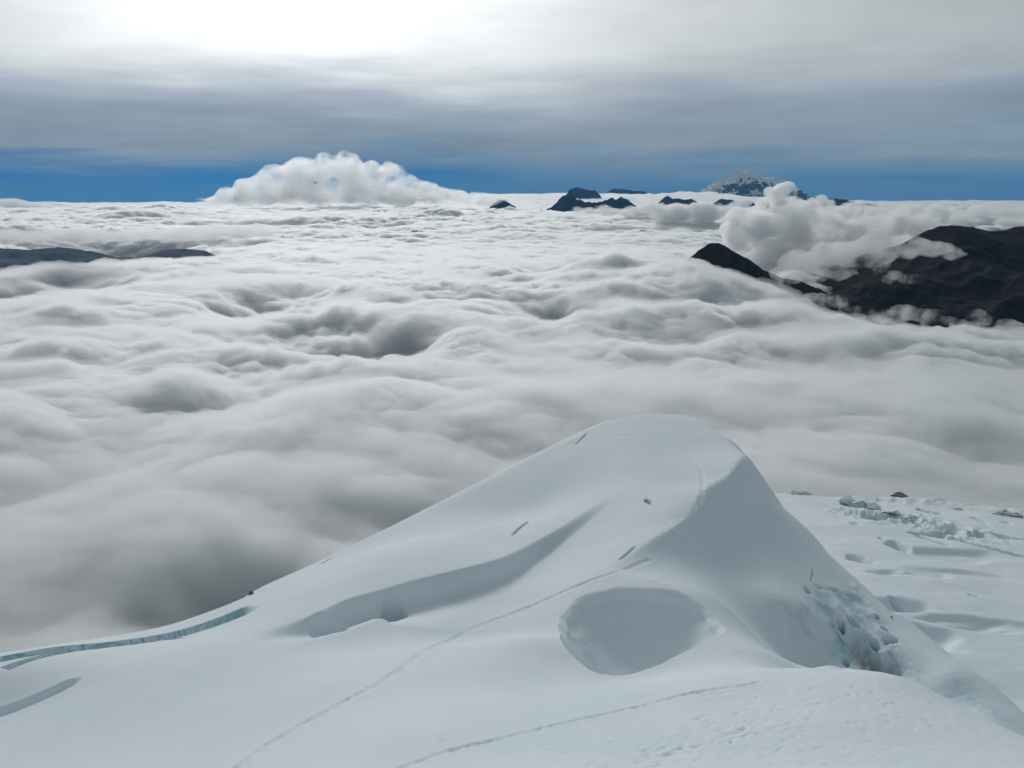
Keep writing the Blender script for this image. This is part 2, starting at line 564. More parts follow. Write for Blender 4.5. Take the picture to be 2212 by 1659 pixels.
# great bowl
bowl = spline(hits((1245, 1432), (1215, 1395), (1212, 1340), (1245, 1295), (1330, 1268), (1430, 1270), (1500, 1292), (1545, 1335),
                   (1562, 1372), (1500, 1405), (1420, 1445), (1350, 1466), (1290, 1462), (1245, 1432))[:, :2], 5)
b = band(bowl, 10); x, y = X[b], Y[b]
x = x + .35 * fbm(x, y, 3.5, 3, .5, seed=14); y = y + .35 * fbm(X[b], y, 3.5, 3, .5, seed=16)
d, t, s = polydist(x, y, bowl); ins = inside(x, y, bowl)
di = np.where(ins, d, 0)
cx, cy = bowl[:, 0].mean(), bowl[:, 1].mean()
farness = sstep((y - cy), -4, 7)
steep = 1.3 + 4.2 * farness                         # gentler wall on the far side
Zt[b] -= 5.2 * (1 - np.exp(-(di / steep) ** 1.3)) + .35 * sstep(di, .7, 1.0) * sstep(farness, .2, .8)
Zt[b] += .07 * np.sin(di * 3.2 + 2.5 * fbm(x, y, 5, 2, .5, seed=18)) * sstep(di, .8, 2.0) * farness + .05 * fbm(x, y, 1.6, 3, .5, seed=19) * (di > 0)
# raised rim on the near side
Zt[b] += np.where(ins, 0, 0.35 * np.exp(-d / 2.5) * (1 - farness))

# blue crevasses at the left edge
cr1 = np.array([P(*q) for q in [(-60, 1416, 76.5), (0, 1412, 78), (110, 1392, 80.5), (230, 1374, 82.5), (370, 1352, 86), (470, 1333, 89.5), (535, 1322, 92)]])
trench(cr1, 5.2, 5.0, .5, ice_amt=.9, wob=.15, seed=3, taper=(.01, .12))
cr2 = hits((0, 1444), (80, 1418), (160, 1401), (260, 1385), (360, 1377), (420, 1373))
trench(cr2, 2.2, 1.0, .4, ice_amt=.6, wob=.15, seed=7, taper=(.01, .4))
cr3 = hits((-30, 1536), (60, 1507), (110, 1487), (150, 1468), (195, 1458))
trench(cr3, 0.7, 1.6, .7, taper=(.05, .25))

# thin slots in the dome
for k, (pts, dep, wd) in enumerate([
    ([(690, 1220), (705, 1210), (720, 1203)], .8, .35),
    ([(1100, 1158), (1120, 1140), (1142, 1124)], 1.1, .6),
    ([(1332, 1208), (1350, 1196), (1372, 1180)], 1.5, .45),
    ([(1240, 962), (1256, 946), (1268, 934)], .9, .35),
    ([(1748, 1258), (1752, 1240), (1756, 1224)], .6, .12)]):
    trench(hits(*pts), dep, wd * .6, .15, wob=.12, seed=20 + k, taper=(.3, .3))
pit(1400, 1084, .27, 1.1, 3.0, rot=.15, edge=.2, dk=.7, ic=.8, seed=5)  # dark colour paints the deep shade inside this slot

# trodden trails
def trail(line, width, depth, seed):
    L = spline(line[:, :2], 6); b = band(L, 3); x, y = X[b], Y[b]
    x = x + .12 * perlin(x / .8, y / .8, seed=seed); y = y + .12 * perlin(x / .8, y / .8, seed=seed + 1)
    d, t, s = polydist(x, y, L)
    steps = (0.65 + 0.8 * perlin(X[b] / .42, Y[b] / .42, seed=seed + 2)) * (.75 + .9 * perlin(X[b] / 3.1, Y[b] / 3.1, seed=seed + 3))
    Zt[b] += -depth * steps * (1 - sstep(d, width * .25, width * .62)) + depth * .3 * np.exp(-((d - width * .8) / (width * .3)) ** 2) * steps
trail(hits((490, 1675), (600, 1600), (720, 1530), (850, 1458), (980, 1380), (1100, 1322), (1200, 1278), (1280, 1250), (1335, 1234), (1400, 1213)), .8, .17, 31)
trail(hits((1420, 1195), (1470, 1150), (1505, 1105), (1518, 1060), (1512, 1015), (1480, 985), (1440, 955), (1395, 938), (1330, 940), (1262, 943), (1225, 965)), .7, .1, 41)
trail(hits((830, 1672), (950, 1630), (1080, 1594), (1200, 1566), (1320, 1540), (1430, 1514), (1530, 1494), (1640, 1474)), .5, .16, 51)
# scattered footprints on the near shoulder
rng = np.random.RandomState(11)
fp = []
for k in range(210):
    t = rng.rand(); u = 1330 + 380 * t + rng.normal() * (28 + 30 * t); v = 1662 - 130 * t + rng.normal() * (8 + 14 * t)
    fp.append((u, v))
for k in range(60):
    fp.append((1550 + rng.rand() * 480, 1480 + rng.rand() * 180))
for k in range(22):
    fp.append((950 + rng.rand() * 500, 1600 + rng.rand() * 60))
for u, v in fp:
    c = hit(min(u, 2200), min(v, 1675))
    b = (np.abs(X - c[0]) < .7) & (np.abs(Y - c[1]) < .7)
    ra = .5 + .3 * rng.normal(); xx = X[b] - c[0]; yy = Y[b] - c[1]
    q = np.hypot((xx * math.cos(ra) + yy * math.sin(ra)) / (.16 + .22 * rng.rand()), (-xx * math.sin(ra) + yy * math.cos(ra)) / (.08 + .08 * rng.rand()))
    Zt[b] -= (.03 + .06 * rng.rand()) * np.exp(-q ** 2)
b = (RR < 70) & (RR > 25)
Zt[b] += (0.03 * fbm(X[b], Y[b] * .6, .9, 3, .6, seed=77)) * sstep(X[b], -2, 12)

# broken ice on the steep face at the right
fc = hits((1745, 1275), (1850, 1330), (1900, 1440), (1990, 1420), (1900, 1300), (1780, 1250), (1740, 1440))
reg = inside(X, Y, hits((1735, 1262), (1700, 1330), (1735, 1450), (1850, 1460), (2010, 1450), (1960, 1385), (1890, 1295), (1850, 1255), (1800, 1255)))
dR, _, _ = polydist(X, Y, np.vstack([hits((1735, 1262), (1700, 1330), (1735, 1450), (1850, 1460), (2010, 1450), (1960, 1385), (1890, 1295), (1850, 1255), (1800, 1255), (1735, 1262))]))
rw = np.where(reg & (DA < 6), sstep(dR, 0, 2.5), 0)
m = rw > 0
q1 = ridged(X[m] * 1.25 + Y[m] * .35, Y[m] * .55, 3.6, 4, .5, seed=61)
Zt[m] += rw[m] * (0.42 * q1 - .4)
ice[m] = np.maximum(ice[m], rw[m] * sstep(fbm(X[m], Y[m], 4, 3, seed=66), -.1, .5) * .8)
gully = spline(hits((1755, 1305), (1800, 1330), (1832, 1365), (1868, 1400), (1895, 1435), (1915, 1440))[:, :2], 6)
b = band(gully, 6); d, t, s = polydist(X[b], Y[b], gully)
gz_ = np.exp(-(d / (.7 + 1.1 * t)) ** 2)
Zt[b] -= 1.9 * gz_ * sstep(t, 0, .6)
dirt_shade[b] = np.maximum(dirt_shade[b], gz_ * sstep(t, .35, .6) * (0.45 + .5 * perlin(X[b] / .7, Y[b] / .7, seed=8)))
for k, (u, v, a_, b_, dp, ro, ic_) in enumerate([
    (1905, 1428, .9, 1.1, 3.0, .3, .5), (1890, 1408, .5, .7, 1.6, .3, .5), (1820, 1380, .5, .5, 2.0, 0, .9), (1826, 1435, .4, .5, 2.0, 0, .8),
    (1818, 1338, .35, .6, 1.8, .2, .3), (1842, 1345, .25, .9, 1.6, .5, .3), (1745, 1275, .35, .8, 1.6, 0, .3), (1800, 1346, .2, .3, .8, 0, .3),
    (1895, 1335, .3, .5, 1.4, 0, .8), (1912, 1360, .3, .6, 1.4, .4, .9), (1925, 1383, .9, .5, 1.4, 0, 1.0), (1890, 1385, .35, .8, 1.4, .2, .8),
    (1772, 1270, .8, .3, .6, 0, .2), (1800, 1274, .8, .3, .5, .2, .2)]):
    pit(u, v, a_, b_, dp, rot=ro, edge=.3, dk=0.0, ic=ic_, seed=80 + k)
pit(1905, 1430, .8, .9, 1.5, edge=.3, dk=.95, seed=90)  # cave and hole floors given a darker colour
pit(1818, 1338, .35, .5, .8, edge=.3, dk=.8, seed=91)
pit(1745, 1275, .3, .6, .5, edge=.3, dk=.7, seed=92)
pit(1824, 1382, .4, .4, .5, edge=.3, dk=.7, seed=93)
# grey streak beside the dome
stq = spline(hits((1690, 1310), (1730, 1350), (1760, 1400), (1790, 1440))[:, :2], 6)
b = band(stq, 6); d, t, s = polydist(X[b], Y[b], stq)
dirt_shade[b] = np.maximum(dirt_shade[b], .16 * np.exp(-(d / 1.8) ** 2) * (0.6 + perlin(X[b] / 1.2, Y[b] / 1.2, seed=12)))

# blue wall behind the near lip at the right
wall = hits((1990, 1425), (2040, 1462), (2100, 1500), (2160, 1548), (2230, 1610))
0 and trench(wall, .8, 6.0, 3.0, ice_amt=.2, wob=.0, seed=17, taper=(.25, .05))

wl = spline(hits((2020, 1465), (2060, 1490), (2110, 1520), (2150, 1545))[:, :2], 6)
b = band(wl, 8); d, t, s = polydist(X[b], Y[b], wl)
ice[b] = np.maximum(ice[b], .45 * np.exp(-(d / 1.6) ** 2) * sstep(t, 0, .5))
# glacier to the right: dips, slots and crevasses
def gtrench(pts, dep, nw, fw, ic=.3, **k):
    trench(hits(*pts, y0=185 if pts[0][1] < 1250 else 135), dep, nw, fw, ice_amt=ic, **k)
for k, (u, v, a_, b_, dp) in enumerate([
    (1858, 1208, 2.6, 3.4, 2.2), (1938, 1178, 2.4, 4.2, 3.4), (1920, 1238, 4.5, 2.8, 1.2), (2002, 1243, 4.2, 2.5, 1.1),
    (1942, 1305, 6.0, 3.6, 2.2), (1985, 1375, 7.0, 5.5, 2.4), (2080, 1338, 7, 2.6, 1.0), (2065, 1236, 10, 3, 1.0),
    (2060, 1196, 12, 5, 1.6), (1850, 1133, 1.5, 2, .8), (2150, 1350, 9, 2.5, .8), (2175, 1130, 1.5, 1.5, .8)]):
    pit(u, v, a_, b_, dp, edge=.45, seed=100 + k, y0=175 if v < 1260 else 135)
gtrench([(1903, 1160), (1915, 1167), (1928, 1176)], 1.4, .9, .7)
gtrench([(1925, 1285), (1955, 1296), (1985, 1302)], 1.4, 1.2, .8)
gtrench([(2095, 1283), (2105, 1286), (2118, 1290)], 1.0, .7, .6)
gtrench([(1980, 1152), (2030, 1168), (2060, 1178)], 2.2, 1.2, 1.0)
gtrench([(2010, 1150), (2060, 1160), (2130, 1180), (2240, 1208)], 3.4, 1.5, 1.2)
gtrench([(1955, 1145), (2010, 1150), (2070, 1152)], 2.4, 1.5, 1.4)
gtrench([(2100, 1118), (2130, 1128), (2150, 1142)], 2.6, 1.3, 1.2)
gtrench([(2120, 1150), (2180, 1160), (2240, 1168)], 1.8, 1.4, 1.2)
gtrench([(1988, 1100), (2010, 1105), (2040, 1110)], 3.2, 1.8, 1.4, ic=.6)
gtrench([(1995, 1110), (2008, 1114), (2020, 1116)], 1.6, 1.4, 1.2)
gtrench([(1730, 1069), (1760, 1070), (1800, 1075), (1850, 1080), (1900, 1088)], 4.5, 1.5, 2.5, ic=.8, wob=.9, seed=33, taper=(.03, .2))
# the broken belt
belt = hits((1850, 1105), (1890, 1112), (1930, 1120), (1975, 1122), (2030, 1140), (2090, 1150), y0=200)
Lb = spline(belt[:, :2], 6); b = band(Lb, 26); d, t, s = polydist(X[b], Y[b], Lb)
wgt = np.exp(-(d / 9.0) ** 2)
Zt[b] += wgt * (3.0 * ridged(X[b], Y[b] * .8, 9, 5, .55, seed=71) - 4.2)
ice[b] = np.maximum(ice[b], .55 * wgt * sstep(fbm(X[b], Y[b], 6, 3, seed=72), -.2, .5))
edge_b = (DC < 1) & (DA > 20)
ed, et, _ = polydist(X, Y, C_FAR)
we = np.where(edge_b | (DC < 14), np.exp(-(ed / 7.0) ** 2), 0) * (DA > 20)
Zt += we * (1.9 * np.maximum(ridged(X, Y, 17, 4, .55, seed=73) - .1, 0) * sstep(X, 95, 150))

snow_attrs = dict(ice=np.clip(ice, 0, 1).ravel(), dirt_shade=np.clip(dirt_shade, 0, 1).ravel())


def snow_material():
    m = bpy.data.materials.new("snow"); m.use_nodes = True
    t = NT(m.node_tree)
    o = t.new('ShaderNodeOutputMaterial'); p = t.new('ShaderNodeBsdfPrincipled')
    geo = t.new('ShaderNodeNewGeometry'); pos = geo.outputs['Position']
    ai = t.new('ShaderNodeAttribute', attribute_name='ice'); ad = t.new('ShaderNodeAttribute', attribute_name='dirt_shade')
    n1 = t.noise(pos, 0.09, 5, .55); n2 = t.noise(pos, 1.3, 6, .6); n3 = t.noise(pos, 9.0, 3, .6)
    c = t.mix(t.smooth(n1, .35, .65), (.755, .83, .89), (.81, .865, .91))
    icec = t.mix(n2, (.10, .36, .46), (.38, .60, .68))
    c = t.mix(t.math('MULTIPLY', ai.outputs['Fac'], t.smooth(n2, .25, .6)), c, icec)
    dc = t.mix(n3, (.035, .04, .035), (.20, .20, .17))  # dirt colour, also darkens the slot and hole floors
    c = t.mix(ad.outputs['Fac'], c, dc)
    t.link(c, p.inputs['Base Color'])
    p.inputs['Roughness'].default_value = .75
    p.inputs['Specular IOR Level'].default_value = .25
    bmp = t.new('ShaderNodeBump'); bmp.inputs['Strength'].default_value = .5; bmp.inputs['Distance'].default_value = .07
    t.link(t.math('ADD', t.math('MULTIPLY', n2, .7), t.math('MULTIPLY', n3, .35)), bmp.inputs['Height'])
    t.link(bmp.outputs[0], p.inputs['Normal'])
    t.link(p.outputs[0], o.inputs[0])
    return m


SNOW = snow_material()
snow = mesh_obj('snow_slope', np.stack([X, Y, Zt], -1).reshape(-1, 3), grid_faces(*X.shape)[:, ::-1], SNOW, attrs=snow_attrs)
tag(snow, kind='structure')



def chunk(name, U, V, w_, h_, mat, seed, label, cat, y=None, dep_=.8, sink=.25, sub=4, jag=.35, group=None):
    """one angular block of ice or rock standing on the surface, w_ and h_ in metres"""
    import bmesh
    c = hit(U, V, y0=200) if y is None else P(U, V, y)
    bm = bmesh.new(); bmesh.ops.create_icosphere(bm, subdivisions=sub, radius=1.0)
    rg = np.random.RandomState(seed)
    co = np.array([v.co[:] for v in bm.verts])
    for k in range(11):                                   # planar cuts make facets
        n = rg.normal(size=3); n /= np.linalg.norm(n); n[2] = abs(n[2]) if k % 3 else n[2]
        o_ = rg.uniform(.45, .85); q = co @ n - o_
        co = co - np.where(q > 0, q, 0)[:, None] * n
    r_ = 1 + jag * perlin(co[:, 0] * 2.1 + seed, co[:, 1] * 2.1, co[:, 2] * 2.1) + jag * .5 * perlin(co[:, 0] * 5, co[:, 1] * 5 + seed, co[:, 2] * 5)
    co = co * r_[:, None] * np.array([w_ / 2, w_ / 2 * dep_, h_ / 2 * 1.2])
    for v, p_ in zip(bm.verts, co): v.co = p_
    me = bpy.data.meshes.new(name); bm.to_mesh(me); bm.free()
    me.materials.append(mat)
    o = bpy.data.objects.new(name, me); COL.objects.link(o)
    o.location = (c[0], c[1], c[2] + h_ * (.5 - sink))
    return tag(o, label, cat, group)


def block_material(name, lo, hi, snow_cap=True, sc=.8):
    m = bpy.data.materials.new(name); m.use_nodes = True
    t = NT(m.node_tree)
    o = t.new('ShaderNodeOutputMaterial'); p = t.new('ShaderNodeBsdfPrincipled')
    g = t.new('ShaderNodeNewGeometry')
    n = t.noise(g.outputs['Position'], sc, 7, .65)
    c = t.mix(t.smooth(n, .35, .65), lo, hi)
    if snow_cap:
        sp = t.new('ShaderNodeSeparateXYZ'); t.link(g.outputs['Normal'], sp.inputs[0])
        c = t.mix(t.smooth(t.math('ADD', sp.outputs[2], t.math('MULTIPLY', n, .5)), .55, .85), c, (.82, .86, .88))
    t.link(c, p.inputs['Base Color']); p.inputs['Roughness'].default_value = .7
    t.link(p.outputs[0], o.inputs[0])
    return m


ICEB = block_material("serac_ice", (.30, .42, .48), (.72, .80, .84))
DARKICE = block_material("dirty_ice", (.06, .09, .11), (.35, .42, .46))
BROWN = block_material("brown_rock", (.10, .075, .06), (.22, .17, .14), snow_cap=False, sc=.3)
GREYR = block_material("grey_rock", (.05, .055, .06), (.20, .21, .21), snow_cap=False, sc=2)
G = 'ice blocks along the broken rim of the glacier'
for k, (u, v, w_, h_, m_, lab) in enumerate([
    (1722, 1070, 5.0, 2.6, ICEB, 'blunt ice block at the end of the glacier rim nearest the snow dome'),
    (1745, 1072, 6.5, 2.4, ICEB, 'long low ice slab just right of the blunt end block'),
    (1778, 1075, 7.5, 2.3, ICEB, 'flat ice slab in the middle of the straight ice rim'),
    (1812, 1078, 5.0, 3.0, DARKICE, 'dark cracked ice block where the straight rim ends'),
    (1832, 1090, 6.0, 3.8, ICEB, 'tall pale serac with a snow cap beside the dark cracked block'),
    (1858, 1094, 4.6, 3.0, ICEB, 'smaller pale serac right of the tall snow capped one'),
    (1884, 1097, 6.0, 2.4, ICEB, 'low broken serac left of the brown rock outcrop'),
    (1926, 1112, 6.5, 2.6, DARKICE, 'grey ice hummock in front of the brown rock outcrop'),
    (1962, 1122, 5.5, 2.2, ICEB, 'small serac in the rubble belt below the brown outcrop'),
    (2028, 1094, 6.5, 3.2, DARKICE, 'dark hollowed ice block on the white mound right of the brown outcrop'),
    (2064, 1103, 4.0, 2.0, ICEB, 'small ice lump on the right slope of the white mound'),
    (2160, 1114, 8.0, 3.2, DARKICE, 'wide dark ice block on the rim near the right edge of the photo'),
    (2190, 1118, 5.0, 2.6, DARKICE, 'narrow dark ice block at the far right end of the rim')]):
    chunk('ice_block', u, v, w_, h_, m_, 600 + k, lab, 'ice block', group=G)
chunk('rock_outcrop', 1942, 1088, 13.0, 7.0, BROWN, 640, 'brown rock outcrop showing behind the glacier rim', 'rock', y=296, sink=.5, jag=.25)
chunk('rock', 541, 1285, .8, .7, GREYR, 641, 'small grey rock on the left skyline of the snow dome', 'rock', y=98.5, sink=.35)
chunk('rock', 1926, 1336, .45, .5, GREYR, 642, 'tiny dark stone on the right edge of the snow dome', 'rock', y=95, sink=.3, sub=3)

# ------------------------------------------------------------------ valley floor far below the clouds
def plain_mat(name, c1, c2, scale, rough=.9):
    m = bpy.data.materials.new(name); m.use_nodes = True
    t = NT(m.node_tree)
    o = t.new('ShaderNodeOutputMaterial'); p = t.new('ShaderNodeBsdfPrincipled')
    pos = t.new('ShaderNodeNewGeometry').outputs['Position']
    n = t.noise(pos, scale, 8, .62)
    t.link(t.mix(t.smooth(n, .35, .65), c1, c2), p.inputs['Base Color'])
    p.inputs['Roughness'].default_value = rough
    p.inputs['Specular IOR Level'].default_value = .1
    t.link(p.outputs[0], o.inputs[0])
    return m


def rock_material(name, snowy=0.0, scale=1.0, c1=(.009, .008, .009), c2=(.034, .028, .027)):
    m = bpy.data.materials.new(name); m.use_nodes = True
    t = NT(m.node_tree)
    o = t.new('ShaderNodeOutputMaterial'); p = t.new('ShaderNodeBsdfPrincipled')
    g = t.new('ShaderNodeNewGeometry'); pos = g.outputs['Position']
    n = t.noise(pos, .0022 * scale, 9, .65); n2 = t.noise(pos, .011 * scale, 7, .65)
    c = t.mix(t.smooth(t.math('ADD', t.math('MULTIPLY', n, .6), t.math('MULTIPLY', n2, .4)), .4, .62), c1, c2)
    if snowy:
        sp = t.new('ShaderNodeSeparateXYZ'); t.link(g.outputs['Normal'], sp.inputs[0])
        ap = t.new('ShaderNodeAttribute', attribute_name='high')
        f = t.math('ADD', sp.outputs[2], t.math('MULTIPLY', t.math('SUBTRACT', n2, .5), 1.3))
        f = t.math('ADD', f, t.math('MULTIPLY', ap.outputs['Fac'], snowy))
        c = t.mix(t.smooth(f, .93, 1.03), c, (.80, .83, .86))
    t.link(c, p.inputs['Base Color'])
    p.inputs['Roughness'].default_value = .95
    p.inputs['Specular IOR Level'].default_value = .1
    t.link(p.outputs[0], o.inputs[0])
    return m


FAR = 150000.0
gm = plain_mat("valley_ground", (.020, .022, .022), (.05, .048, .042), .0009)
gv = [(-FAR, -30000, -1750), (FAR, -30000, -1750), (FAR, FAR, -1750), (-FAR, FAR, -1750)]
tag(mesh_obj('ground', gv, [(0, 1, 2, 3)], gm, smooth=False), kind='structure')

# ------------------------------------------------------------------ sea of clouds
def cloud_material(name, density, g=.72, col=(.987, .994, 1.0)):
    m = bpy.data.materials.new(name); m.use_nodes = True
    t = NT(m.node_tree)
    o = t.new('ShaderNodeOutputMaterial')
    v = t.new('ShaderNodeVolumePrincipled')
    v.inputs['Color'].default_value = (*col, 1)
    v.inputs['Density'].default_value = density
    v.inputs['Anisotropy'].default_value = g
    t.link(v.outputs[0], o.inputs['Volume'])
    return m


DECK = -600.0
ang2 = np.concatenate([np.linspace(-80, -42.5, 40), np.linspace(-42, 42, 1050), np.linspace(42.5, 80, 40)])
dep = np.concatenate([np.linspace(60, 33, 25), np.linspace(32.7, 12, 230)[:-1], np.linspace(12, 3, 210)[:-1], np.linspace(3, .26, 260)])
r2 = 600.0 / np.tan(np.radians(dep))
AN2, RR2 = np.meshgrid(np.radians(ang2), r2)
CX = RR2 * np.sin(AN2); CY = RR2 * np.cos(AN2)


def hollow(u, v, rx, ry, depth, rot=0.0, z=DECK, wob=.5, seed=0, edge=.6):
    """a dip (or with negative depth a swell) in the cloud top, seated on the deck plane"""
    d = ray(u, v); k = z / d[2]; cx, cy = d[0] * k, d[1] * k
    ca, sa = math.cos(rot), math.sin(rot)
    x = CX - cx; y = CY - cy
    s_ = max(rx, ry)
    q = np.hypot((x * ca + y * sa) / rx, (-x * sa + y * ca) / ry) + wob * perlin(CX / s_ * 1.7, CY / s_ * 1.7, seed=200 + seed)
    return -depth * (1 - sstep(q, 1 - edge, 1 + edge))


far_f = sstep(CY, 9000, 40000)
amp = 0.28 + 0.72 * sstep(RR2, 1500, 4500)
big = fbm(CX * .8, CY, 5200, 4, .5, seed=301) * (45 + 110 * far_f) + fbm(CX * .45, CY, 16000, 3, .5, seed=321) * 120 * far_f
wx = 260 * fbm(CX, CY, 2600, 3, .5, seed=341); wy = 260 * fbm(CX, CY, 2600, 3, .5, seed=351)
nf = sstep(RR2, 2500, 8000)
mid = (billow(CX + wx, CY + wy, 1350, 7, .58, seed=311) * nf + billow(CX + wx, CY + wy, 1050, 6, .5, seed=311) * (1 - nf)) * 88 * (.5 + .9 * sstep(fbm(CX, CY, 7000, 2, .5, seed=361), -.35, .35)) * amp * (1 - .45 * sstep(RR2, 12000, 40000))
farb = billow(CX * .8, CY * .8, 5200, 5, .5, seed=331) * 170 * sstep(RR2, 14000, 40000)
CZ = DECK + 420 * sstep(RR2, 9500, 24500) + big + mid + farb * .8
CZ += hollow(570, 640, 330, 650, 125, seed=1, edge=.8) + hollow(700, 722, 330, 450, 95, rot=.3, seed=2, edge=.8) + hollow(90, 610, 520, 900, 170, seed=3)
CZ += hollow(640, 775, 160, 160, 70, seed=4) + hollow(1210, 655, 260, 500, 110, seed=5) + hollow(860, 715, 200, 300, 80, seed=6)
CZ += hollow(40, 548, 1500, 2200, 330, seed=12) + hollow(560, 503, 2600, 900, 160, seed=13) + hollow(300, 530, 1500, 900, 160, seed=14)
CZ += hollow(1480, 600, 900, 800, -110, seed=17) + hollow(1750, 605, 420, 900, 230, seed=18)
UU = (np.tan(AN2) * math.cos(PITCH) / (2 * TH) + .5) * 2212
CZ += 560 * sstep(RR2, 30000, 47000) * sstep(UU, 850, 1080) * (1 - .75 * sstep(UU, 1500, 1760))
CZ += hollow(330, 1235, 170, 120, 42, seed=10, edge=.9) + hollow(600, 1225, 150, 110, 38, seed=11, edge=.9) + hollow(880, 1085, 200, 120, 38, seed=9, edge=.9)
CZ += billow(CX + wx * .6, CY, 430, 5, .55, seed=381) * 20 * sstep(RR2, 1800, 4500) * (1 - .6 * sstep(RR2, 12000, 22000))
# shaded trough falling towards the dark mountain at the right
CZ += hollow(1900, 560, 900, 2300, 260, rot=-.2, seed=15) + hollow(2150, 640, 900, 1500, 220, seed=16)
CZ += 200 * fbm(CX * .6, CY * .6, 9000, 4, .55, seed=391) * sstep(RR2, 45000, 80000)
n_, m_ = CX.shape
top = np.stack([CX, CY, CZ], -1).reshape(-1, 3)
quads = grid_faces(n_, m_)[:, ::-1]
# closed skirt and bottom
ring = np.concatenate([np.arange(m_), np.arange(1, n_) * m_ + m_ - 1, (n_ - 1) * m_ + np.arange(m_ - 2, -1, -1), np.arange(n_ - 2, 0, -1) * m_])
low = top[ring].copy(); low[:, 2] = -1600
cen = np.array([[0, 60000.0, -1600]])
allv = np.vstack([top, low, cen])
nb = len(top); nr = len(ring)
i = np.arange(nr); j = (i + 1) % nr
side = np.stack([ring[i], nb + i, nb + j, ring[j]], 1)
tri = np.stack([nb + j, nb + i, np.full(nr, nb + nr)], 1)
CLOUD = cloud_material("cloud_vapour", .034)
sea = mesh_obj('cloud_sea', allv, np.vstack([quads, side[:, ::-1]]), CLOUD, tris=tri[:, ::-1])
tag(sea, kind='stuff')
# thin ragged vapour riding on the near part of the deck
VEILS = []
for k, (lift, am, wl_, dens, rmax) in enumerate([(10, 75, 900, .0042, 15000), (5, 110, 1700, .0025, 11000)]):
    sel = RR2[:, 0] < rmax
    sc = slice(20, -20)
    vx = CX[sel][:, sc]; vy = CY[sel][:, sc]; vr = RR2[sel][:, sc]
    add = lift + am * (fbm(vx + wx[sel][:, sc], vy, wl_, 5, .55, seed=370 + 9 * k) + .15)
    add = add * (1 - sstep(vr, rmax * .6, rmax)) - 12
    ttop = CZ[sel][:, sc] + add
    tbot = CZ[sel][:, sc] - 90
    ttop = np.maximum(ttop, tbot + 2)
    a_, b_ = vx.shape
    tv = np.stack([vx, vy, ttop], -1).reshape(-1, 3); bv = np.stack([vx, vy, tbot], -1).reshape(-1, 3)
    q = grid_faces(a_, b_)[:, ::-1]; N = len(tv)
    rg_ = np.concatenate([np.arange(b_), np.arange(1, a_) * b_ + b_ - 1, (a_ - 1) * b_ + np.arange(b_ - 2, -1, -1), np.arange(a_ - 2, 0, -1) * b_])
    rn = np.roll(rg_, -1)
    sd2 = np.stack([rg_, rn, N + rn, N + rg_], 1)
    ve = mesh_obj('cloud_veil', np.vstack([tv, bv]), np.vstack([q, q[:, ::-1] + N, sd2]), cloud_material("thin_vapour", dens))
    tag(ve, kind='stuff')

# ------------------------------------------------------------------ mountains
def mountain(name, prof, dist, depth_, foot, mat, wl, amp_, seed, tilt=0.0, n=220, m=150, face=1.0, jag=1.2):
    """a massif whose skyline follows the profile (bearing, elevation marks) with its own depth; prof in sight marks"""
    pr = np.array([P(u, v, dist) for u, v in prof])
    s = np.linspace(0, 1, n)
    L = np.concatenate([[0], np.cumsum(np.abs(np.diff(pr[:, 0])))]); L /= L[-1]
    cx = np.interp(s, L, pr[:, 0]); cz = np.interp(s, L, pr[:, 2])
    mk = dist / 1841.0
    cz = cz + jag * mk * (ridged(cx, cx * 0 + seed, 22 * mk, 4, .6, seed=seed) - 1.1)
    w_ = np.linspace(-1, 1, m)
    S, W = np.meshgrid(s, w_)
    x = np.interp(S, s, cx); zt_ = np.interp(S, s, cz)
    y = dist + W * depth_ + tilt * (x - cx.mean())
    fall = np.abs(W) ** face
    x2 = x + .18 * depth_ * W * perlin(x / depth_ * 1.5, y * 0 + seed, seed=seed)
    hgt = (zt_ - foot)
    r_ = ridged(x2, y, wl, 6, .52, seed=seed)
    z = foot + hgt * (1 - fall) + amp_ * (r_ - 1.2) * np.clip(np.abs(W) * 3.5, 0.3, 1) * np.clip(1.6 - fall, 0, 1)
    z = np.where(W < 0, z, foot + hgt * (1 - fall))
    e = np.minimum(S, 1 - S)
    z = np.where(e < .03, z - (1 - e / .03) * 60, z)
    hi = np.clip((z - foot) / max(hgt.max(), 1), 0, 1)
    o = mesh_obj(name, np.stack([x2, y, z], -1).reshape(-1, 3), grid_faces(m, n)[:, ::-1], mat, attrs=dict(high=hi.ravel()))
    o['kind'] = 'structure'
    return o


ROCK = rock_material("dark_rock")
ROCK_FAR = rock_material("far_rock", scale=.3, c1=(.012, .05, .10), c2=(.035, .09, .15))  # blue of the distance haze painted into the rock
ROCK_HAZED = rock_material("hazed_rock", c1=(.10, .14, .20), c2=(.14, .18, .25))  # haze and thin mist painted in as pale blue
ROCK_SNOW = rock_material("snowy_rock", snowy=.55, scale=.12, c1=(.012, .05, .10), c2=(.035, .09, .15))  # rock part carries painted blue distance haze too
mountain('mountain', [(1560, 640), (1640, 625), (1730, 603), (1800, 585), (1850, 560), (1900, 548), (1960, 535), (1990, 515), (2030, 497), (2060, 492), (2100, 497), (2140, 503), (2165, 503), (2190, 497), (2230, 492), (2300, 480), (2500, 450), (2800, 430)],
         7600, 3400, -1300, ROCK, 1500, 190, 401, tilt=-.12, n=420, m=260, face=1.15)
mountain('mountain', [(1440, 600), (1490, 555), (1515, 536), (1530, 526), (1545, 523), (1560, 528), (1590, 545), (1620, 560), (1650, 582), (1690, 600), (1730, 606), (1800, 640)],
         6900, 900, -1100, ROCK, 420, 60, 411, n=220, m=120)
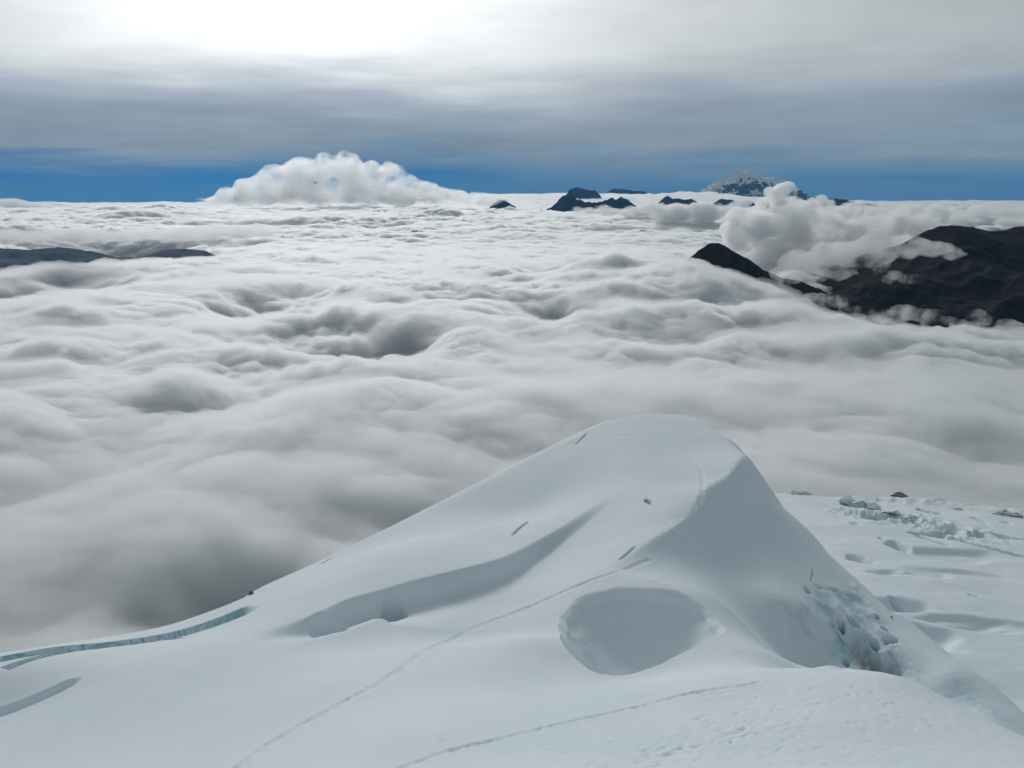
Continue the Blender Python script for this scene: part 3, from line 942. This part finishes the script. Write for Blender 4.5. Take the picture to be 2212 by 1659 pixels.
mountain('cloud_gap_hump', [(-500, 540), (-200, 534), (0, 535), (60, 540), (130, 533), (200, 543), (250, 556), (300, 556), (350, 541), (400, 537), (440, 541), (480, 552)], 9600, 1500, -900, ROCK_HAZED, 900, 40, 470)  # added hump, stands in for the dark gap in the cloud deck
far = [
    ([(1055, 450), (1072, 434), (1085, 431), (1100, 436), (1115, 448)], 26000, 90),
    ([(1165, 462), (1189, 447), (1206, 432), (1216, 421), (1224, 423), (1230, 408), (1236, 417), (1246, 431), (1256, 430), (1266, 435), (1285, 437), (1310, 432), (1322, 426), (1330, 430), (1341, 424), (1356, 430), (1375, 446), (1390, 455)], 24000, 160),
    ([(1215, 430), (1232, 408), (1246, 405), (1262, 408), (1285, 410), (1300, 425)], 40000, 160),
    ([(1305, 420), (1320, 406), (1340, 408), (1360, 410), (1390, 413), (1420, 424)], 48000, 160),
    ([(1420, 440), (1440, 422), (1452, 428), (1478, 430), (1500, 429), (1515, 445)], 30000, 120),
    ([(1530, 446), (1555, 430), (1590, 432), (1625, 434), (1640, 448)], 32000, 120),
    ([(1745, 440), (1765, 427), (1800, 428), (1830, 431), (1850, 438), (1880, 440), (1920, 446), (1950, 455)], 30000, 150),
]
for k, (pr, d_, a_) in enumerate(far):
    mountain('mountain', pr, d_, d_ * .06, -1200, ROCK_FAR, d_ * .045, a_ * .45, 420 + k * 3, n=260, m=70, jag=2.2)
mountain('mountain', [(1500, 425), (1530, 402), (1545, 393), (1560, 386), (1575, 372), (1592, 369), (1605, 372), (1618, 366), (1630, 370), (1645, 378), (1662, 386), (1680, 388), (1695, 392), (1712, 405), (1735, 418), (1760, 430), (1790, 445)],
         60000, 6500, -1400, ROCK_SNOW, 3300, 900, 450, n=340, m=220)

def heap_material(name, density, scale, g=.5, lo=.38, hi=.62):
    m = bpy.data.materials.new(name); m.use_nodes = True
    t = NT(m.node_tree)
    o = t.new('ShaderNodeOutputMaterial')
    v = t.new('ShaderNodeVolumePrincipled')
    v.inputs['Color'].default_value = (.998, .999, 1.0, 1)
    pos = t.new('ShaderNodeNewGeometry').outputs['Position']
    n = t.noise(pos, scale, 5, .66)
    t.link(t.math('MULTIPLY', t.smooth(n, lo, hi), density), v.inputs['Density'])
    v.inputs['Anisotropy'].default_value = g
    t.link(v.outputs[0], o.inputs['Volume'])
    m.cycles.volume_step_rate = .5
    return m


# ------------------------------------------------------------------ cumulus heaps
def blob_cloud(name, balls, mat, vox, wl, amp_, seed, octv=5):
    """union of balls, remeshed to one skin, then puffed with billow noise"""
    import bmesh
    bm = bmesh.new()
    for (x, y, z, rx, ry, rz) in balls:
        r = bmesh.ops.create_icosphere(bm, subdivisions=4, radius=1.0)
        for v_ in r['verts']:
            v_.co = (x + v_.co.x * rx, y + v_.co.y * ry, z + v_.co.z * rz)
    me = bpy.data.meshes.new("tmp"); bm.to_mesh(me); bm.free()
    ob = bpy.data.objects.new("tmp", me); COL.objects.link(ob)
    md = ob.modifiers.new("r", 'REMESH'); md.mode = 'VOXEL'; md.voxel_size = vox
    dg = bpy.context.evaluated_depsgraph_get()
    ev = ob.evaluated_get(dg); m2 = bpy.data.meshes.new_from_object(ev)
    nv = len(m2.vertices)
    co = np.empty(nv * 3, np.float32); m2.vertices.foreach_get('co', co); co = co.reshape(-1, 3).astype(float)
    no = np.empty(nv * 3, np.float32); m2.vertices.foreach_get('normal', no); no = no.reshape(-1, 3)
    s_ = 0; a = 1.0; w_ = wl
    for k in range(octv):
        s_ = s_ + a * (2.2 * np.abs(perlin(co[:, 0] / w_ + 3.3 * k, co[:, 1] / w_, co[:, 2] / w_, seed=seed + k)) - .4)
        a *= .55; w_ /= 2.05
    co = co + no * (s_ * amp_)[:, None]
    m2.vertices.foreach_set('co', co.astype(np.float32).ravel()); m2.update()
    m2.polygons.foreach_set('use_smooth', np.ones(len(m2.polygons), bool))
    m2.materials.clear(); m2.materials.append(mat)
    bpy.data.objects.remove(ob)
    o = bpy.data.objects.new(name, m2); COL.objects.link(o)
    return o


def ball(u, v, y, rx, rz, ry=None):
    p = P(u, v, y)
    k = y / 1841.0            # metres per sight mark at that range
    return (p[0], p[1], p[2], rx * k, (ry or rx) * k, rz * k)


Y1 = 26000
lb = [ball(505, 416, Y1, 36, 12), ball(550, 402, Y1, 45, 24), ball(600, 390, Y1, 52, 32), ball(655, 380, Y1, 56, 38), ball(705, 372, Y1, 52, 42),
      ball(748, 364, Y1, 44, 38), ball(790, 385, Y1 + 400, 44, 34), ball(842, 378, Y1, 36, 30), ball(870, 395, Y1, 36, 26), ball(905, 408, Y1, 46, 20), ball(950, 418, Y1, 60, 13),
      ball(1000, 426, Y1, 60, 10), ball(640, 420, Y1, 120, 22), ball(780, 420, Y1, 120, 24), ball(880, 428, Y1, 120, 16), ball(520, 432, Y1, 90, 12), ball(1040, 430, Y1, 70, 10)]
CL_FAR = heap_material("cumulus_far", .0055, .0018, g=.72, lo=.37, hi=.72)
c1 = blob_cloud('cloud', lb, CL_FAR, 50, 1300, 200, 500)
tag(c1, 'long lumpy white cloud standing alone above the horizon at the left', 'cloud')
Y2 = 9000
rng = np.random.RandomState(5)
rb = []
for (u, v, ru, rv) in [(1685, 425, 34, 26), (1660, 450, 40, 30), (1640, 480, 45, 34), (1700, 462, 60, 40), (1755, 470, 50, 36), (1620, 520, 60, 40), (1700, 520, 80, 50),
                       (1790, 510, 60, 45), (1850, 500, 55, 30), (1900, 490, 60, 26), (1880, 530, 60, 34), (1950, 525, 50, 28), (2000, 535, 45, 22), (2045, 545, 30, 13),
                       (1720, 565, 70, 36), (1800, 555, 70, 30), (1690, 590, 30, 22), (1940, 470, 50, 16), (1600, 470, 30, 20), (1580, 500, 36, 24), (1620, 560, 46, 26), (1740, 585, 50, 20),
                       (2030, 520, 44, 18), (1990, 490, 50, 22), (2070, 540, 26, 10), (1860, 565, 60, 16), (1780, 440, 26, 16), (1830, 460, 34, 22)]:
    rb.append(ball(u, v, Y2 + rng.uniform(-300, 300) - (600 if v > 530 else 0), ru, rv, ru * .9))
CL_MID = heap_material("cumulus_near", .026, .0042, g=.65)
c2 = blob_cloud('cloud', rb, CL_MID, 18, 480, 95, 520)
tag(c2, 'tall ragged white cumulus cloud spilling onto the dark mountainside', 'cloud')

# ------------------------------------------------------------------ air
hm = bpy.data.materials.new("air"); hm.use_nodes = True
t = NT(hm.node_tree); o_ = t.new('ShaderNodeOutputMaterial'); v_ = t.new('ShaderNodeVolumePrincipled')
v_.inputs['Color'].default_value = (.30, .60, 1.0, 1); v_.inputs['Density'].default_value = 5.5e-6; v_.inputs['Anisotropy'].default_value = 0.0
t.link(v_.outputs[0], o_.inputs['Volume'])
b0, b1 = np.array([-153000, -33000, -1752.0]), np.array([153000, 153000, 2500.0])
hv = [(x, y, z) for z in (b0[2], b1[2]) for y in (b0[1], b1[1]) for x in (b0[0], b1[0])]
tag(mesh_obj('haze', hv, [(0, 2, 3, 1), (4, 5, 7, 6), (0, 1, 5, 4), (2, 6, 7, 3), (0, 4, 6, 2), (1, 3, 7, 5)], hm, smooth=False), kind='stuff')

def heap(marks, y, jit, mat, vox, wl, amp_, seed, label, group=None):
    rg = np.random.RandomState(seed)
    o = blob_cloud('cloud', [ball(u, v, y + rg.uniform(-jit, jit), ru, rv, ru * .8) for u, v, ru, rv in marks], mat, vox, wl, amp_, seed)
    return tag(o, label, 'cloud', group)


CL_BANK = heap_material("cumulus_bank", .012, .0026)
heap([(1790, 458, 40, 14), (1850, 452, 40, 16), (1900, 448, 36, 14), (1960, 456, 46, 16), (2020, 462, 50, 16), (2090, 458, 40, 14), (2140, 452, 44, 18), (2200, 458, 50, 16), (2270, 462, 60, 18),
      (1860, 475, 70, 14), (1980, 478, 70, 14), (2090, 478, 70, 12), (2210, 480, 70, 12), (1740, 470, 50, 12)], 14500, 900, CL_BANK, 45, 620, 90, 540,
     'long bank of white cumulus beyond the dark mountain at the right')
heap([(1290, 455, 50, 9), (1370, 458, 60, 12), (1440, 452, 60, 14), (1510, 452, 60, 16), (1560, 458, 50, 16), (1480, 468, 80, 14), (1600, 440, 30, 12)], 17000, 800, CL_BANK, 50, 700, 90, 545,
     'low billowy cloud swell in front of the snowy far peak')
CL_WISP = heap_material("cloud_wisp", .012, .010, lo=.45, hi=.75)
heap([(1900, 580, 20, 14), (1930, 594, 26, 13), (1965, 603, 24, 10), (2000, 612, 18, 7), (1915, 605, 14, 10)], 5900, 60, CL_WISP, 12, 160, 26, 550, 'small torn wisp of cloud on the middle of the dark mountainside')
CL_PUFF = heap_material("cloud_puff", .016, .009, lo=.42, hi=.72)
heap([(1850, 692, 30, 18), (1905, 680, 32, 20), (1950, 676, 34, 22), (2000, 684, 36, 18), (2050, 694, 30, 14), (2120, 690, 26, 20), (2090, 706, 40, 14), (2170, 708, 40, 12)], 4350, 120, CL_PUFF, 11, 190, 26, 555,
     'row of rounded cloud puffs lapping against the foot of the dark mountain')
heap([(1760, 640, 30, 12), (1800, 650, 34, 16), (1840, 668, 28, 12)], 5000, 80, CL_PUFF, 12, 190, 24, 560, 'small cloud puff where the edge of the cloud sea meets the mountain foot')
heap([(1745, 572, 60, 26), (1820, 552, 70, 32), (1890, 538, 70, 30), (1955, 535, 62, 26), (2015, 541, 52, 18), (2062, 547, 30, 9), (1800, 590, 56, 16), (1700, 592, 40, 16), (1880, 565, 56, 18)],
     6000, 120, heap_material("cloud_drape", .012, .0055, lo=.38, hi=.66), 17, 300, 55, 562, 'broad ragged skirt of cloud draped across the upper slope of the dark mountain')
CL_STREAK = heap_material("cloud_streak", .009, .0035, lo=.38, hi=.66)
heap([(-60, 508, 120, 14), (60, 512, 110, 15), (180, 508, 110, 14), (300, 511, 100, 14), (400, 507, 110, 14), (500, 502, 100, 14)], 8300, 150, CL_STREAK, 24, 420, 36, 565,
     'thin veil of cloud lying over the dark blue gap at the left')

CL_LOW = heap_material("cloud_low", .0035, .0012, lo=.36, hi=.6)
heap([(-60, 438, 80, 12), (10, 440, 60, 11), (70, 445, 50, 8)], 30000, 300, CL_LOW, 50, 1100, 60, 570, 'low white cloud swell on the horizon at the left edge')
